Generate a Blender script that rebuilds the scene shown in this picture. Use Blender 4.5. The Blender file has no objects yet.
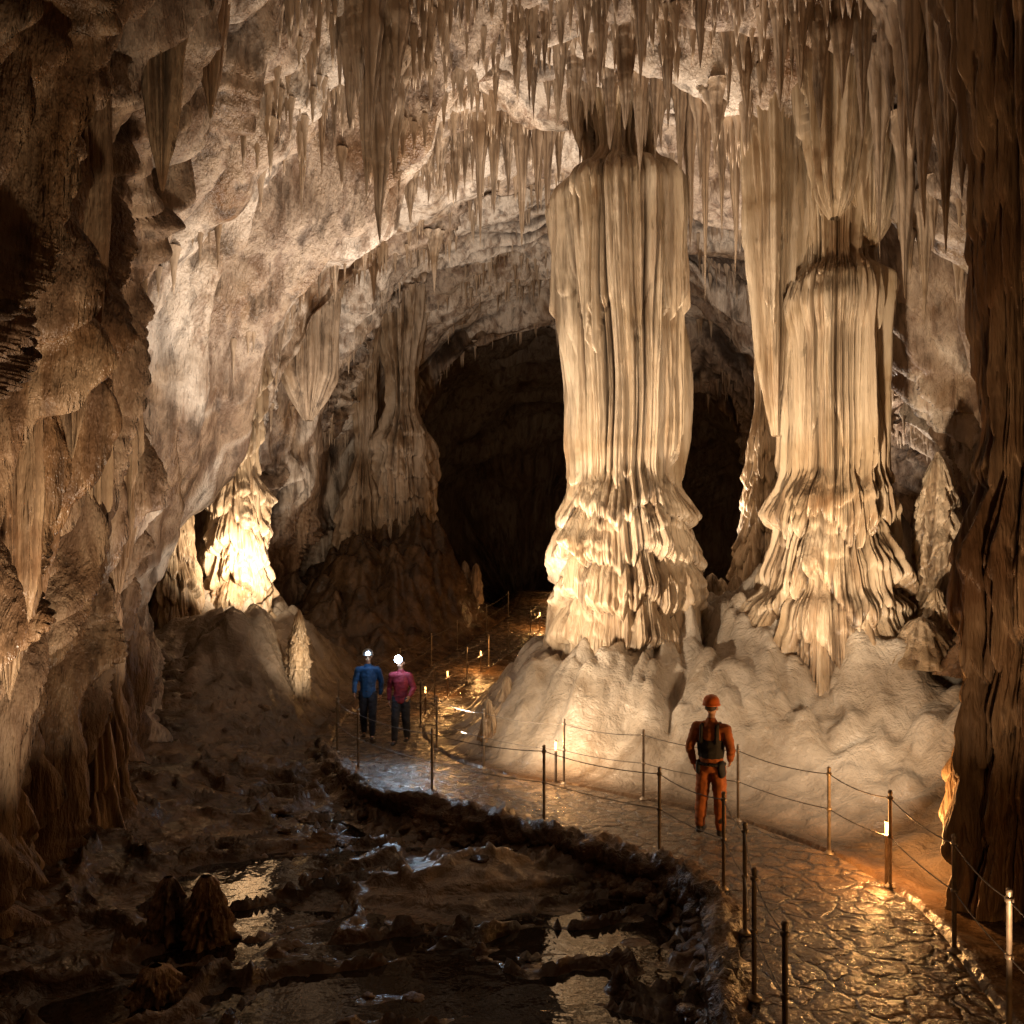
import bpy, math, random
import numpy as np
from mathutils import Vector, Matrix
from mathutils.bvhtree import BVHTree
random.seed(7); rng=np.random.default_rng(11)
sc=bpy.context.scene
col=sc.collection
CAMZ=3.45; FP=800.0; HX=512; HY=573
def at(u,v,Y): return (Y*(u-HX)/FP, Y, CAMZ-(v-HY)/FP*Y)

# ---------------- noise
_p=rng.permutation(256); _p=np.concatenate([_p,_p,_p]).astype(np.int32)
_g=rng.normal(size=(256,3)); _g/=np.linalg.norm(_g,axis=1)[:,None]; _g=_g.astype(np.float32)
def perlin(x,y,z):
    x,y,z=np.broadcast_arrays(x,y,z)
    xi=np.floor(x).astype(np.int32);yi=np.floor(y).astype(np.int32);zi=np.floor(z).astype(np.int32)
    xf=(x-xi).astype(np.float32);yf=(y-yi).astype(np.float32);zf=(z-zi).astype(np.float32)
    xi&=255;yi&=255;zi&=255
    f=lambda t:t*t*t*(t*(t*6-15)+10)
    u,v,w=f(xf),f(yf),f(zf)
    def gd(a,b,c):
        h=_p[_p[_p[xi+a]+yi+b]+zi+c]; g=_g[h]
        return g[...,0]*(xf-a)+g[...,1]*(yf-b)+g[...,2]*(zf-c)
    def L(a,b,t): return a+t*(b-a)
    x00=L(gd(0,0,0),gd(1,0,0),u);x10=L(gd(0,1,0),gd(1,1,0),u)
    x01=L(gd(0,0,1),gd(1,0,1),u);x11=L(gd(0,1,1),gd(1,1,1),u)
    return L(L(x00,x10,v),L(x01,x11,v),w)*1.5
def fbm(x,y,z,o=4,g=.5):
    s=0;a=1
    for i in range(o):
        s=s+a*perlin(x+i*17.3,y-i*9.1,z+i*5.7); x=x*2.03;y=y*2.03;z=z*2.03;a*=g
    return s
def sm(a,b,x):
    t=np.clip((x-a)/(b-a),0,1); return t*t*(3-2*t)
def sabs(v,e=.06):
    return np.sqrt(v*v+e*e)-e
def lobe(fr,k=1.3,e=.14):
    """rounded drip lip: 0 just under the edge, swelling out, tapering upward"""
    return np.sin(np.clip(fr/e,0,1)*math.pi/2)*(1-fr)**k

# ---------------- mesh helpers
def grid_mesh(name,V,close=False,flip=False,attrs=None):
    nu,nv=V.shape[:2]
    me=bpy.data.meshes.new(name)
    i=np.arange(nu-1)[:,None]; j=np.arange(nv if close else nv-1)[None,:]
    j2=(j+1)%nv
    a=i*nv+j;b=i*nv+j2;c=(i+1)*nv+j2;d=(i+1)*nv+j
    q=np.stack([a,d,c,b] if flip else [a,b,c,d],-1).reshape(-1,4).astype(np.int32)
    me.vertices.add(nu*nv); me.vertices.foreach_set("co",V.reshape(-1).astype(np.float32))
    me.loops.add(q.size); me.loops.foreach_set("vertex_index",q.reshape(-1))
    me.polygons.add(len(q)); me.polygons.foreach_set("loop_start",np.arange(0,q.size,4,dtype=np.int32))
    me.polygons.foreach_set("use_smooth",np.ones(len(q),dtype=bool))
    me.update(calc_edges=True)
    for k,v in (attrs or {}).items():
        at_=me.attributes.new(k,'FLOAT','POINT'); at_.data.foreach_set("value",v.reshape(-1).astype(np.float32))
    return me
def add(name,me,mat=None,loc=(0,0,0),parent=None,**kw):
    o=bpy.data.objects.new(name,me); col.objects.link(o); o.location=loc
    if mat is not None and me is not None and len(me.materials)==0: me.materials.append(mat)
    if parent is not None: o.parent=parent
    for k,v in kw.items(): o[k]=v
    return o
def pymesh(name,verts,faces,smooth=True):
    me=bpy.data.meshes.new(name); me.from_pydata(verts,[],faces); me.update()
    if smooth: me.polygons.foreach_set("use_smooth",[True]*len(me.polygons))
    return me
def lathe(name,prof,n=16,cap=True):
    vs=[];fs=[]
    for (r,z) in prof:
        for k in range(n):
            a=2*math.pi*k/n; vs.append((r*math.cos(a),r*math.sin(a),z))
    for i in range(len(prof)-1):
        for k in range(n):
            k2=(k+1)%n; fs.append((i*n+k,i*n+k2,(i+1)*n+k2,(i+1)*n+k))
    if cap:
        fs.append(tuple(range(n))[::-1]); fs.append(tuple((len(prof)-1)*n+k for k in range(n)))
    return pymesh(name,vs,fs)

# ---------------- materials
def newmat(name):
    m=bpy.data.materials.new(name); m.use_nodes=True
    nt=m.node_tree; return m,nt,nt.nodes["Principled BSDF"]
def N(nt,t,**kw):
    n=nt.nodes.new(t)
    for k,v in kw.items(): setattr(n,k,v)
    return n
def mapping(nt,src,scale):
    m=N(nt,"ShaderNodeMapping"); m.inputs["Scale"].default_value=scale; nt.links.new(src,m.inputs[0]); return m.outputs[0]
def noise(nt,vec,scale,detail=6,rough=.55,dist=0):
    n=N(nt,"ShaderNodeTexNoise"); n.inputs["Scale"].default_value=scale;n.inputs["Detail"].default_value=detail
    n.inputs["Roughness"].default_value=rough;n.inputs["Distortion"].default_value=dist
    nt.links.new(vec,n.inputs["Vector"]); return n.outputs["Fac"]
def ramp(nt,fac,stops):
    r=N(nt,"ShaderNodeValToRGB"); e=r.color_ramp.elements
    while len(e)<len(stops): e.new(.5)
    for i,(p,c) in enumerate(stops):
        e[i].position=p; e[i].color=(*c,1) if not isinstance(c,(int,float)) else (c,c,c,1)
    nt.links.new(fac,r.inputs[0]); return r.outputs[0]
def mix(nt,f,a,b,mode='MIX'):
    m=N(nt,"ShaderNodeMix",data_type='RGBA',blend_type=mode)
    for s,v in ((0,f),(6,a),(7,b)):
        if hasattr(v,'is_linked') or hasattr(v,'links'): nt.links.new(v,m.inputs[s])
        elif s==0: m.inputs[0].default_value=v
        else: m.inputs[s].default_value=(*v,1)
    return m.outputs[2]
def bump(nt,h,dist,strength=1,prev=None):
    b=N(nt,"ShaderNodeBump"); b.inputs["Distance"].default_value=dist;b.inputs["Strength"].default_value=strength
    nt.links.new(h,b.inputs["Height"])
    if prev is not None: nt.links.new(prev,b.inputs["Normal"])
    return b.outputs[0]
def rockmat(name,light,mid,dark,deep,rough=(.35,.75),streak=.75,bs=1.0,vert=.3,groove_dark=1.0,bv=.35,hole=.7,brown=False):
    m,nt,p=newmat(name)
    geo=N(nt,"ShaderNodeNewGeometry"); pos=geo.outputs["Position"]
    n1=noise(nt,pos,.55,4,.6,.4)
    c=ramp(nt,n1,[(.30,dark),(.40,mid),(.52,light),(.68,light),(.8,mid)])
    st=noise(nt,mapping(nt,pos,(2.6,2.6,vert)),1.2,4,.65,.6)
    if brown:
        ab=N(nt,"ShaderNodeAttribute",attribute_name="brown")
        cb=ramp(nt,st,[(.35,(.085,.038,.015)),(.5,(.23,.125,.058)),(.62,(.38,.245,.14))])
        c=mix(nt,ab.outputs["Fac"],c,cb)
    sf=ramp(nt,st,[(.38,streak),(.52,0.0)])
    c=mix(nt,sf,c,dark)
    if groove_dark>0:
        a=N(nt,"ShaderNodeAttribute",attribute_name="groove_dark")
        gm=N(nt,"ShaderNodeMath",operation='MULTIPLY'); nt.links.new(a.outputs["Fac"],gm.inputs[0]); gm.inputs[1].default_value=groove_dark; gm.use_clamp=True
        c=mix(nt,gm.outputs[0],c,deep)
    hb=noise(nt,mapping(nt,pos,(1,1,bv)),3.6,5,.62,.3)
    c=mix(nt,ramp(nt,hb,[(.34,hole),(.48,0.)]),c,deep)
    nt.links.new(c,p.inputs["Base Color"])
    r=N(nt,"ShaderNodeMapRange"); nt.links.new(n1,r.inputs[0])
    r.inputs[1].default_value=.35;r.inputs[2].default_value=.65;r.inputs[3].default_value=rough[0];r.inputs[4].default_value=rough[1]
    nt.links.new(r.outputs[0],p.inputs["Roughness"])
    b=bump(nt,hb,.15*bs)
    b=bump(nt,noise(nt,mapping(nt,pos,(1,1,min(1,bv*2))),18,3,.65),.035*bs,1,b)
    nt.links.new(b,p.inputs["Normal"])
    return m
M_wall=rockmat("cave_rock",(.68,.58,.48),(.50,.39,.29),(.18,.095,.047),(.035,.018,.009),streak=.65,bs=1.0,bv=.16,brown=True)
M_col=rockmat("flowstone",(.63,.50,.35),(.49,.365,.23),(.26,.155,.08),(.055,.028,.012),rough=(.26,.52),streak=.6,bs=.6,bv=.07,vert=.12,hole=.65)
M_dark=rockmat("dark_flowstone",(.36,.24,.14),(.24,.135,.07),(.10,.05,.022),(.03,.015,.008),rough=(.4,.65),streak=.8,bs=.8,bv=.10,vert=.12)
M_stal=rockmat("stalactite_rock",(.50,.38,.27),(.36,.25,.155),(.18,.105,.055),(.05,.028,.015),streak=.5,bs=.5,bv=.15)
M_kerb=rockmat("dark_wet_stone",(.16,.095,.05),(.09,.05,.027),(.035,.019,.01),(.012,.007,.004),rough=(.25,.5),streak=.6,bs=.9,bv=.8,groove_dark=0)

def groundmat():
    m,nt,p=newmat("cave_floor")
    geo=N(nt,"ShaderNodeNewGeometry"); pos=geo.outputs["Position"]
    a=N(nt,"ShaderNodeAttribute",attribute_name="mound")
    n1=noise(nt,pos,1.3,5,.65,.3)
    cd=ramp(nt,n1,[(.3,(.022,.012,.006)),(.5,(.075,.041,.019)),(.7,(.16,.092,.045))])
    cl=ramp(nt,n1,[(.3,(.35,.28,.205)),(.5,(.54,.465,.375)),(.7,(.66,.59,.50))])
    c=mix(nt,a.outputs["Fac"],cd,cl)
    nt.links.new(c,p.inputs["Base Color"])
    n2=noise(nt,pos,2.6,5,.55,.4)
    r=N(nt,"ShaderNodeMapRange"); nt.links.new(n2,r.inputs[0])
    r.inputs[1].default_value=.38;r.inputs[2].default_value=.62;r.inputs[3].default_value=.15;r.inputs[4].default_value=.40
    nt.links.new(r.outputs[0],p.inputs["Roughness"])
    mr=N(nt,"ShaderNodeMapRange"); nt.links.new(a.outputs["Fac"],mr.inputs[0]); mr.inputs[3].default_value=.8; mr.inputs[4].default_value=.9
    b1=N(nt,"ShaderNodeBump"); b1.inputs["Distance"].default_value=.14; nt.links.new(mr.outputs[0],b1.inputs["Strength"]); nt.links.new(n2,b1.inputs["Height"])
    b2=N(nt,"ShaderNodeBump"); b2.inputs["Distance"].default_value=.022; nt.links.new(mr.outputs[0],b2.inputs["Strength"]); nt.links.new(noise(nt,pos,9,4,.6,.5),b2.inputs["Height"]); nt.links.new(b1.outputs[0],b2.inputs["Normal"])
    nt.links.new(b2.outputs[0],p.inputs["Normal"]); return m
M_ground=groundmat()
def pathmat():
    m,nt,p=newmat("wet_stone_paving")
    geo=N(nt,"ShaderNodeNewGeometry"); pos=geo.outputs["Position"]
    dn=N(nt,"ShaderNodeTexNoise"); dn.inputs["Scale"].default_value=2.5; nt.links.new(pos,dn.inputs["Vector"])
    va=N(nt,"ShaderNodeVectorMath",operation='MULTIPLY_ADD'); nt.links.new(dn.outputs["Color"],va.inputs[0]); va.inputs[1].default_value=(.45,.45,0); nt.links.new(pos,va.inputs[2])
    v=N(nt,"ShaderNodeTexVoronoi",feature='DISTANCE_TO_EDGE'); v.inputs["Scale"].default_value=3.4; nt.links.new(va.outputs[0],v.inputs["Vector"])
    v2=N(nt,"ShaderNodeTexVoronoi",feature='F1'); v2.inputs["Scale"].default_value=3.4; nt.links.new(va.outputs[0],v2.inputs["Vector"])
    crack=ramp(nt,v.outputs["Distance"],[(0.,0.),(.12,1.)])
    nn=noise(nt,pos,4,5,.65)
    base=ramp(nt,nn,[(.3,(.06,.034,.017)),(.5,(.16,.10,.053)),(.7,(.28,.18,.105))])
    bw=N(nt,"ShaderNodeRGBToBW"); nt.links.new(v2.outputs["Color"],bw.inputs[0])
    tint=ramp(nt,bw.outputs[0],[(.2,.7),(.8,1.1)])
    c=mix(nt,1.0,base,tint,'MULTIPLY')
    c=mix(nt,crack,(.025,.015,.008),c)
    nt.links.new(c,p.inputs["Base Color"])
    r=N(nt,"ShaderNodeMapRange"); nt.links.new(nn,r.inputs[0])
    r.inputs[1].default_value=.38;r.inputs[2].default_value=.62;r.inputs[3].default_value=.14;r.inputs[4].default_value=.38
    nt.links.new(r.outputs[0],p.inputs["Roughness"]); p.inputs["Specular IOR Level"].default_value=1.0
    h=N(nt,"ShaderNodeMath",operation='ADD'); nt.links.new(bw.outputs[0],h.inputs[0]); nt.links.new(crack,h.inputs[1])
    b=bump(nt,h.outputs[0],.02); b=bump(nt,nn,.06,1,b); b=bump(nt,noise(nt,pos,14,3,.6),.03,1,b)
    nt.links.new(b,p.inputs["Normal"]); return m
M_path=pathmat()
def watermat():
    m,nt,p=newmat("pool_water")
    p.inputs["Base Color"].default_value=(.018,.011,.006,1); p.inputs["Roughness"].default_value=.03; p.inputs["IOR"].default_value=1.33
    p.inputs["Specular IOR Level"].default_value=.75
    geo=N(nt,"ShaderNodeNewGeometry")
    nt.links.new(bump(nt,noise(nt,geo.outputs["Position"],3.,3,.55),.009),p.inputs["Normal"]); return m
M_water=watermat()
def plain(name,c,rough=.6,metal=0,emit=None,es=0,ns=12,var=.25):
    m,nt,p=newmat(name)
    geo=N(nt,"ShaderNodeNewGeometry")
    n=noise(nt,geo.outputs["Position"],ns,3,.6)
    d=tuple(x*(1-var) for x in c); l=tuple(min(1,x*(1+var)) for x in c)
    nt.links.new(ramp(nt,n,[(.35,d),(.65,l)]),p.inputs["Base Color"])
    p.inputs["Roughness"].default_value=rough;p.inputs["Metallic"].default_value=metal
    if emit: p.inputs["Emission Color"].default_value=(*emit,1);p.inputs["Emission Strength"].default_value=es
    return m
M_steel=plain("weathered_steel",(.30,.24,.18),.45,.5)
M_rope=plain("steel_cable",(.14,.115,.09),.6,.2)
M_lampglow=plain("warm_lamp_glass",(.6,.4,.2),.4,0,(1,.50,.16),6)
M_headlamp=plain("headlamp_glass",(1,1,1),.3,0,(.55,.76,1),90)
M_skin=plain("skin",(.55,.33,.22),.55)
M_hair=plain("dark_hair",(.05,.03,.02),.6)
M_black=plain("black_fabric",(.02,.02,.022),.8)
M_boot=plain("boot_leather",(.025,.02,.018),.5)
M_eye=plain("eye",(.05,.04,.035),.2)

# ---------------- path
CL=np.array([(2.7,2.5),(2.75,4.2),(2.85,6.2),(3.25,8.2),(3.0,9.6),(2.2,10.8),(.7,12.05),(-1.0,13.3),(-2.2,15.),(-2.9,17.3),(-3.0,20.5),(-2.4,24),(-1.,28.5),(.8,34),(1.4,40),(1.5,48)])
def catmull(P,n=24):
    out=[]
    Pp=np.vstack([2*P[0]-P[1],P,2*P[-1]-P[-2]])
    for i in range(1,len(Pp)-2):
        for t in np.linspace(0,1,n,endpoint=False):
            p0,p1,p2,p3=Pp[i-1:i+3]
            out.append(.5*((2*p1)+(-p0+p2)*t+(2*p0-5*p1+4*p2-p3)*t*t+(-p0+3*p1-3*p2+p3)*t**3))
    out.append(P[-1]); return np.array(out)
PC=catmull(CL)
seg=np.linalg.norm(np.diff(PC,axis=0),axis=1); S=np.concatenate([[0],np.cumsum(seg)])
ss=np.arange(0,S[-1],.06); PCX=np.interp(ss,S,PC[:,0]);PCY=np.interp(ss,S,PC[:,1])
TX=np.gradient(PCX);TY=np.gradient(PCY);tl=np.hypot(TX,TY);TX/=tl;TY/=tl
HW=np.full(len(ss),1.0)
def path_sd(x,y):
    sh=x.shape; xf=x.ravel();yf=y.ravel()
    best=np.full(xf.shape,1e9);bi=np.zeros(xf.shape,dtype=np.int32)
    for k in range(0,len(ss),4):
        d=(xf-PCX[k])**2+(yf-PCY[k])**2
        m=d<best; best[m]=d[m]; bi[m]=k
    cr=TX[bi]*(yf-PCY[bi])-TY[bi]*(xf-PCX[bi])
    return (np.sign(cr)*np.sqrt(best)).reshape(sh), bi.reshape(sh)
def path_z(y): return sm(21,42,y)*2.4

# ---------------- ground
WZ=-.46
def gauss(x,y,cx,cy,sx,sy): return np.exp(-((x-cx)/sx)**2-((y-cy)/sy)**2)
def ground_h(x,y):
    d,bi=path_sd(x,y); ad=np.abs(d)
    pool=sm(1.0,1.5,d)*(1-sm(17,22,y))
    f1=fbm(x*.6,y*1.0,3.1+0*x,3); f2=fbm(x*1.6,y*2.1,7.7+0*x,4,.5)
    wq=.6*perlin(x*.9,y*.9,0*x)+.18*perlin(x*3,y*3,2.+0*x)
    def rimf(v,w): return np.exp(-(v/w)**2)
    q=perlin(x*.42+5+wq*.6,y*.95+wq*.8,1.3+0*x); q2=perlin(x*.6+1+wq*.6,y*1.3+wq*.6,6.3+0*x)
    rim=(rimf(q,.06)*.17+rimf(q2,.045)*.11)*(.6+.9*np.abs(f2))
    lft=sm(-3.8,-7,x)
    poolz=sm(13.5,8.5,y)
    floor=-.465-.03*poolz+f1*.12+f2*.028+rim+lft*.7+.34*gauss(x,y,-.5,10.0,1.05,.55)+.10*gauss(x,y,-3.6,12.5,1.6,1.6)-.06*gauss(x,y,-1.2,7.1,2.6,.9)-.10*gauss(x,y,-3.4,10.2,1.0,1.6)-.08*gauss(x,y,.3,8.4,1.2,.5)-.10*gauss(x,y,-3.3,13.,1.2,.7)+.3*sm(13.5,17,y)
    # flat-topped wet shelves
    st=floor*9; fs=st-np.floor(st); floor=floor*.45+.55*(np.floor(st)+sm(.0,.35,fs))/9
    other=-.05+f2*.05+f1*.06
    base=floor*pool
    rr=sm(-1.0,-1.6,d); base=base*(1-rr)+other*rr
    away=sm(1.0,3.0,ad)
    m=(2.3*gauss(x,y,3.5,17.6,3.5,3.8)+1.5*gauss(x,y,6.3,15.3,2.2,2.6)+.6*gauss(x,y,.6,15.4,1.6,1.5)+1.6*gauss(x,y,9,18,3,6)+1.2*gauss(x,y,8,12,2,4)+1.5*gauss(x,y,8,26,5,6))
    m2=2.5*gauss(x,y,-7.6,21.5,2.6,3.6)+.6*gauss(x,y,-5.6,18.5,1.4,2.)
    m3=5.6*gauss(x,y,-5.0,32.5,4.2,4.2)+1.6*gauss(x,y,6,38,5,5)
    wx=x+.35*perlin(x*.6,y*.6,4.+0*x)
    an=np.arctan2(y-17.,x-3.6); rad=np.hypot(y-17,x-3.6)
    tongue=sabs(perlin(an*3.2+.3*perlin(x*.7,y*.7,0*x),rad*.22,2.+0*x),.03)
    tong2=sabs(perlin(an*8+.5*perlin(x*.7,y*.7,0*x),rad*.45,5.+0*x),.02)
    lump=sabs(perlin(wx*.6+3,y*.6,.5+0*x))*.9+sabs(perlin(wx*1.5,y*1.5,2.5+0*x),.03)*.5+tongue*.9+tong2*.32+np.abs(perlin(wx*3.2,y*3.2,2.5+0*x))*.12
    M=(m+m2+m3)
    h=base+away*M*(.74+.36*lump)+away*np.clip(M,0,1)*lump*.65
    pz=path_z(y)
    h=np.where(ad<1.0,-.06+pz,h+sm(3.2,1.0,ad)*pz+sm(40,48,y)*1.2*sm(1,3.2,ad))
    mm=np.clip((m*1.3+m2*.4+.4*gauss(x,y,-.5,10.0,1.1,.6))*sm(1.0,1.8,ad),0,1)*(.5+.5*sm(.0,.14,tongue*.7+tong2*.4+.4*np.abs(perlin(wx*.6+3,y*.6,.5+0*x))))
    return h,mm
ys=np.concatenate([np.arange(1,9,.05),np.arange(9,20,.05),np.arange(20,34,.1),np.arange(34,62,.35)])
xs=np.concatenate([np.arange(-16,-8,.15),np.arange(-8,9,.05),np.arange(9,18,.15)])
GX,GY=np.meshgrid(xs,ys); GH,GM=ground_h(GX,GY)
ground=add("ground",grid_mesh("ground",np.stack([GX,GY,GH],-1),attrs={"mound":GM}),M_ground,kind="structure",label="wet brown cave floor with rounded flowstone mounds",category="ground")
wv=[(-12,1.5,WZ),(6,1.5,WZ),(6,15,WZ),(-12,15,WZ)]
add("water",pymesh("water",wv,[(0,1,2,3)]),M_water,kind="structure",label="still dark pool water reflecting the lit cave",category="water")
na=34
A=np.linspace(-1,1,na)[None,:]
w=HW[:,None]*(1+.06*perlin(ss[:,None]*1.1,A*0+np.sign(A)*3,0*A))
px_=PCX[:,None]-TY[:,None]*A*w; py_=PCY[:,None]+TX[:,None]*A*w
pz_=.02*fbm(px_*1.5,py_*1.5,0*px_,3)+path_z(py_)-.10*np.clip((np.abs(A)-.93)/.07,0,1)
V=np.stack([px_,py_,pz_],-1)
e0=V[:,:1].copy(); e0[:,:,2]-=.6; e1=V[:,-1:].copy(); e1[:,:,2]-=.6
V=np.concatenate([e0,V,e1],1)
add("path",grid_mesh("path",V,flip=True),M_path,kind="structure",label="wet cracked stone walkway curving through the cave",category="path")
nk=int(len(ss)*.52); n2=22
aa=np.linspace(0,2*math.pi,n2,endpoint=False)[None,:]
sk=ss[:nk,None]
rr_=.15*(1+.6*perlin(sk*1.9,np.cos(aa)*.8,np.sin(aa)*.8)+.6*np.abs(perlin(sk*4.4,np.cos(aa)*1.6,np.sin(aa)*1.6))+.3*perlin(sk*9,np.cos(aa)*3,np.sin(aa)*3))
offk=1.10+.07*perlin(sk*.8,0*sk,0*sk)+rr_*np.cos(aa)*1.1
zk=-.13+.04*perlin(sk*1.3,0*sk+4,0*sk)+rr_*np.sin(aa)*1.25+path_z(PCY[:nk,None])
V=np.stack([PCX[:nk,None]-TY[:nk,None]*offk,PCY[:nk,None]+TX[:nk,None]*offk,zk],-1)
add("kerb",grid_mesh("kerb",V,close=True,flip=True),M_kerb,kind="structure",label="low rough dark stone kerb between walkway and pools",category="kerb")

# ---------------- cave shell
yk=[-4,5,8,11,13.5,16,17.0,20.5,21.2,24.8,25.6,31,31.8,35,38,39.0,48,56,60]
Lk=[-5.0,-4.8,-5.4,-6.2,-6.9,-7.4,-9.3,-9.3,-10.2,-9.0,-10.4,-8.9,-9.6,-8.3,-6.7,-9.5,-10,-7,.9]
Rk=[7,7.2,7.6,8.6,9.2,9.8,11.2,11.4,12.5,12.4,13.6,13,13.8,13.2,12.4,15,15,10,1.1]
Hk=[11,12.6,12.9,12.9,12.9,13.1,15.2,14.5,16.5,14.9,17.1,16.0,17.1,16.4,14.8,17.5,17,12,-1.5]
yy=np.concatenate([np.arange(-4,5,.25),np.arange(5,20,.045),np.arange(20,40,.08),np.arange(40,60.01,.3),[60.0]])
th=np.linspace(math.pi,0,1150)
def ck(k): 
    v=np.interp(yy,yk,k); return v
L_,R_,H_=ck(Lk),ck(Rk),ck(Hk)
cx=(L_+R_)/2;ww=(R_-L_)/2
n_=2.3
C=np.cos(th);Sn=np.sin(th)
BX=cx[:,None]+ww[:,None]*np.sign(C)*np.abs(C)**(2/n_)
BZ=-1.6+(H_[:,None]+1.6)*np.abs(Sn)**(2/n_)
BY=np.repeat(yy[:,None],len(th),1)
SA=np.zeros_like(BX)
for i in range(len(yy)):
    s=np.concatenate([[0],np.cumsum(np.hypot(np.diff(BX[i]),np.diff(BZ[i])))]); q=np.linspace(0,s[-1],len(th))
    a_,b_=np.interp(q,s,BX[i]),np.interp(q,s,BZ[i]); BX[i]=a_;BZ[i]=b_; SA[i]=q
BY=BY+(.9*perlin(BX*.18,BY*.12,BZ*.18+3)+.35*perlin(BX*.6,BY*.12,BZ*.6+3))*sm(12,15,BY)
P=np.stack([BX,BY,BZ],-1)
def normals(P):
    du=np.gradient(P,axis=0);dv=np.gradient(P,axis=1)
    n=np.cross(dv,du); n/=np.linalg.norm(n,axis=-1)[...,None]+1e-9; return n
Nn=normals(P)
ctr=np.stack([np.repeat(cx[:,None],len(th),1),BY,0*BX+4],-1)
if (Nn*(ctr-P)).sum(-1).mean()<0: Nn=-Nn
x,y,z=P[...,0],P[...,1],P[...,2]
wm=sm(.25,.75,1-np.abs(Nn[...,2]))
wx=x+.5*perlin(x*.5,y*.5,z*.4);wy=y+.5*perlin(x*.5+9,y*.5,z*.4)
big=fbm(x*.2,y*.2,z*.2,2)*.8
u1=y+.16*SA+.8*perlin(y*.3,SA*.22,3.+0*y)+.25*perlin(y*.9,SA*.6,9.+0*y)
fold=sabs(perlin(u1*.50,SA*.08,1.5+0*y),.03); fold2=np.abs(perlin(u1*1.2+7,SA*.15,4.5+0*y)); fold3=np.abs(perlin(u1*3.0+3,SA*.36,7.5+0*y))
wyd=wy-.30*z
near=1-sm(9.5,14.5,y)
fl=np.abs(perlin(wx*.9,wyd*1.5,z*.04)); fl2=np.abs(perlin(wx*2.0,wyd*3.4,z*.08)); fl3=np.abs(perlin(wx*3,wyd*6.4,z*.14))
fm=wm*np.clip(sm(-.10,.26,perlin(x*.25+2,y*.25,z*.18+4)+.6*near-.02)+near*.5,0,1)
t=(z+1.3*perlin(x*.35,y*.35,z*.05+3)+fl2*1.6+fl*1.7)/2.2
fr=t-np.floor(t)
shelf=lobe(fr,1.2,.14)*.26*sm(-.1,.35,perlin(x*.5,y*.5,np.floor(t)*3.3))
ceil=(1-wm)*(np.abs(perlin(x*.7,y*.7,z*.7))*.45+np.abs(perlin(x*2.1,y*2.1,z*2.1))*.12)
far=sm(16.5,19,y)
rock=(fold*2.2*(1-.85*near)+fold2*1.1+fold3*.38)*(1-.35*far)+fbm(x*1.8,y*1.8,z*1.8,3)*.05
disp=big*(1-.7*near)+rock*(1-.5*fm)+fm*(fl*.95+fl2*.95+fl3*.40+shelf)+ceil*.8
groove_dark=np.clip(fm*(.70-fl2*3.2)+fm*(.45-fl*1.7)+fm*(.32-fl3)*2.0+(fr>.93)*fm*.4+(.20-fold2)*3.4*(1-.5*fm)+(.15-fold3)*3.0*(1-.5*fm)+(.14-fold)*3,0,1)
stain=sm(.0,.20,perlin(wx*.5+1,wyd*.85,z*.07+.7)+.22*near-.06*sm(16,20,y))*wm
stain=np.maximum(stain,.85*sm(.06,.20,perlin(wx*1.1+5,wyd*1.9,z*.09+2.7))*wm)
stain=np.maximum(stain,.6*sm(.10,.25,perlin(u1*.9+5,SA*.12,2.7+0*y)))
groove_dark=np.clip(groove_dark+stain*.22,0,.93)
groove_dark=np.maximum(groove_dark,sm(38.8,40,y)*.7)  # unlit tunnel painted into the colour: rock darkened beyond the far arch
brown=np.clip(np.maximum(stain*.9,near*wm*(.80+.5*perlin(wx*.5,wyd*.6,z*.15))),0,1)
P2=P+Nn*(disp-.85)[...,None]
shell=add("cave_wall",grid_mesh("cave_wall",P2,attrs={"groove_dark":groove_dark,"brown":brown}),M_wall,kind="structure",label="huge pale limestone cavern wall and vaulted ceiling",category="cave wall")
bpy.context.view_layer.update()
dg=bpy.context.evaluated_depsgraph_get()
BV=BVHTree.FromObject(shell,dg)
GB=BVHTree.FromObject(ground,dg)
def ceil_z(x,y,z=4.):
    h=BV.ray_cast(Vector((x,y,z)),Vector((0,0,1))); return h[0].z if h[0] else None
def floor_z(x,y):
    h=GB.ray_cast(Vector((x,y,14)),Vector((0,0,-1))); return h[0].z if h[0] else 0
def left_x(y,z):
    h=BV.ray_cast(Vector((0,y,z)),Vector((-1,0,0))); return h[0].x if h[0] else -6

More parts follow.
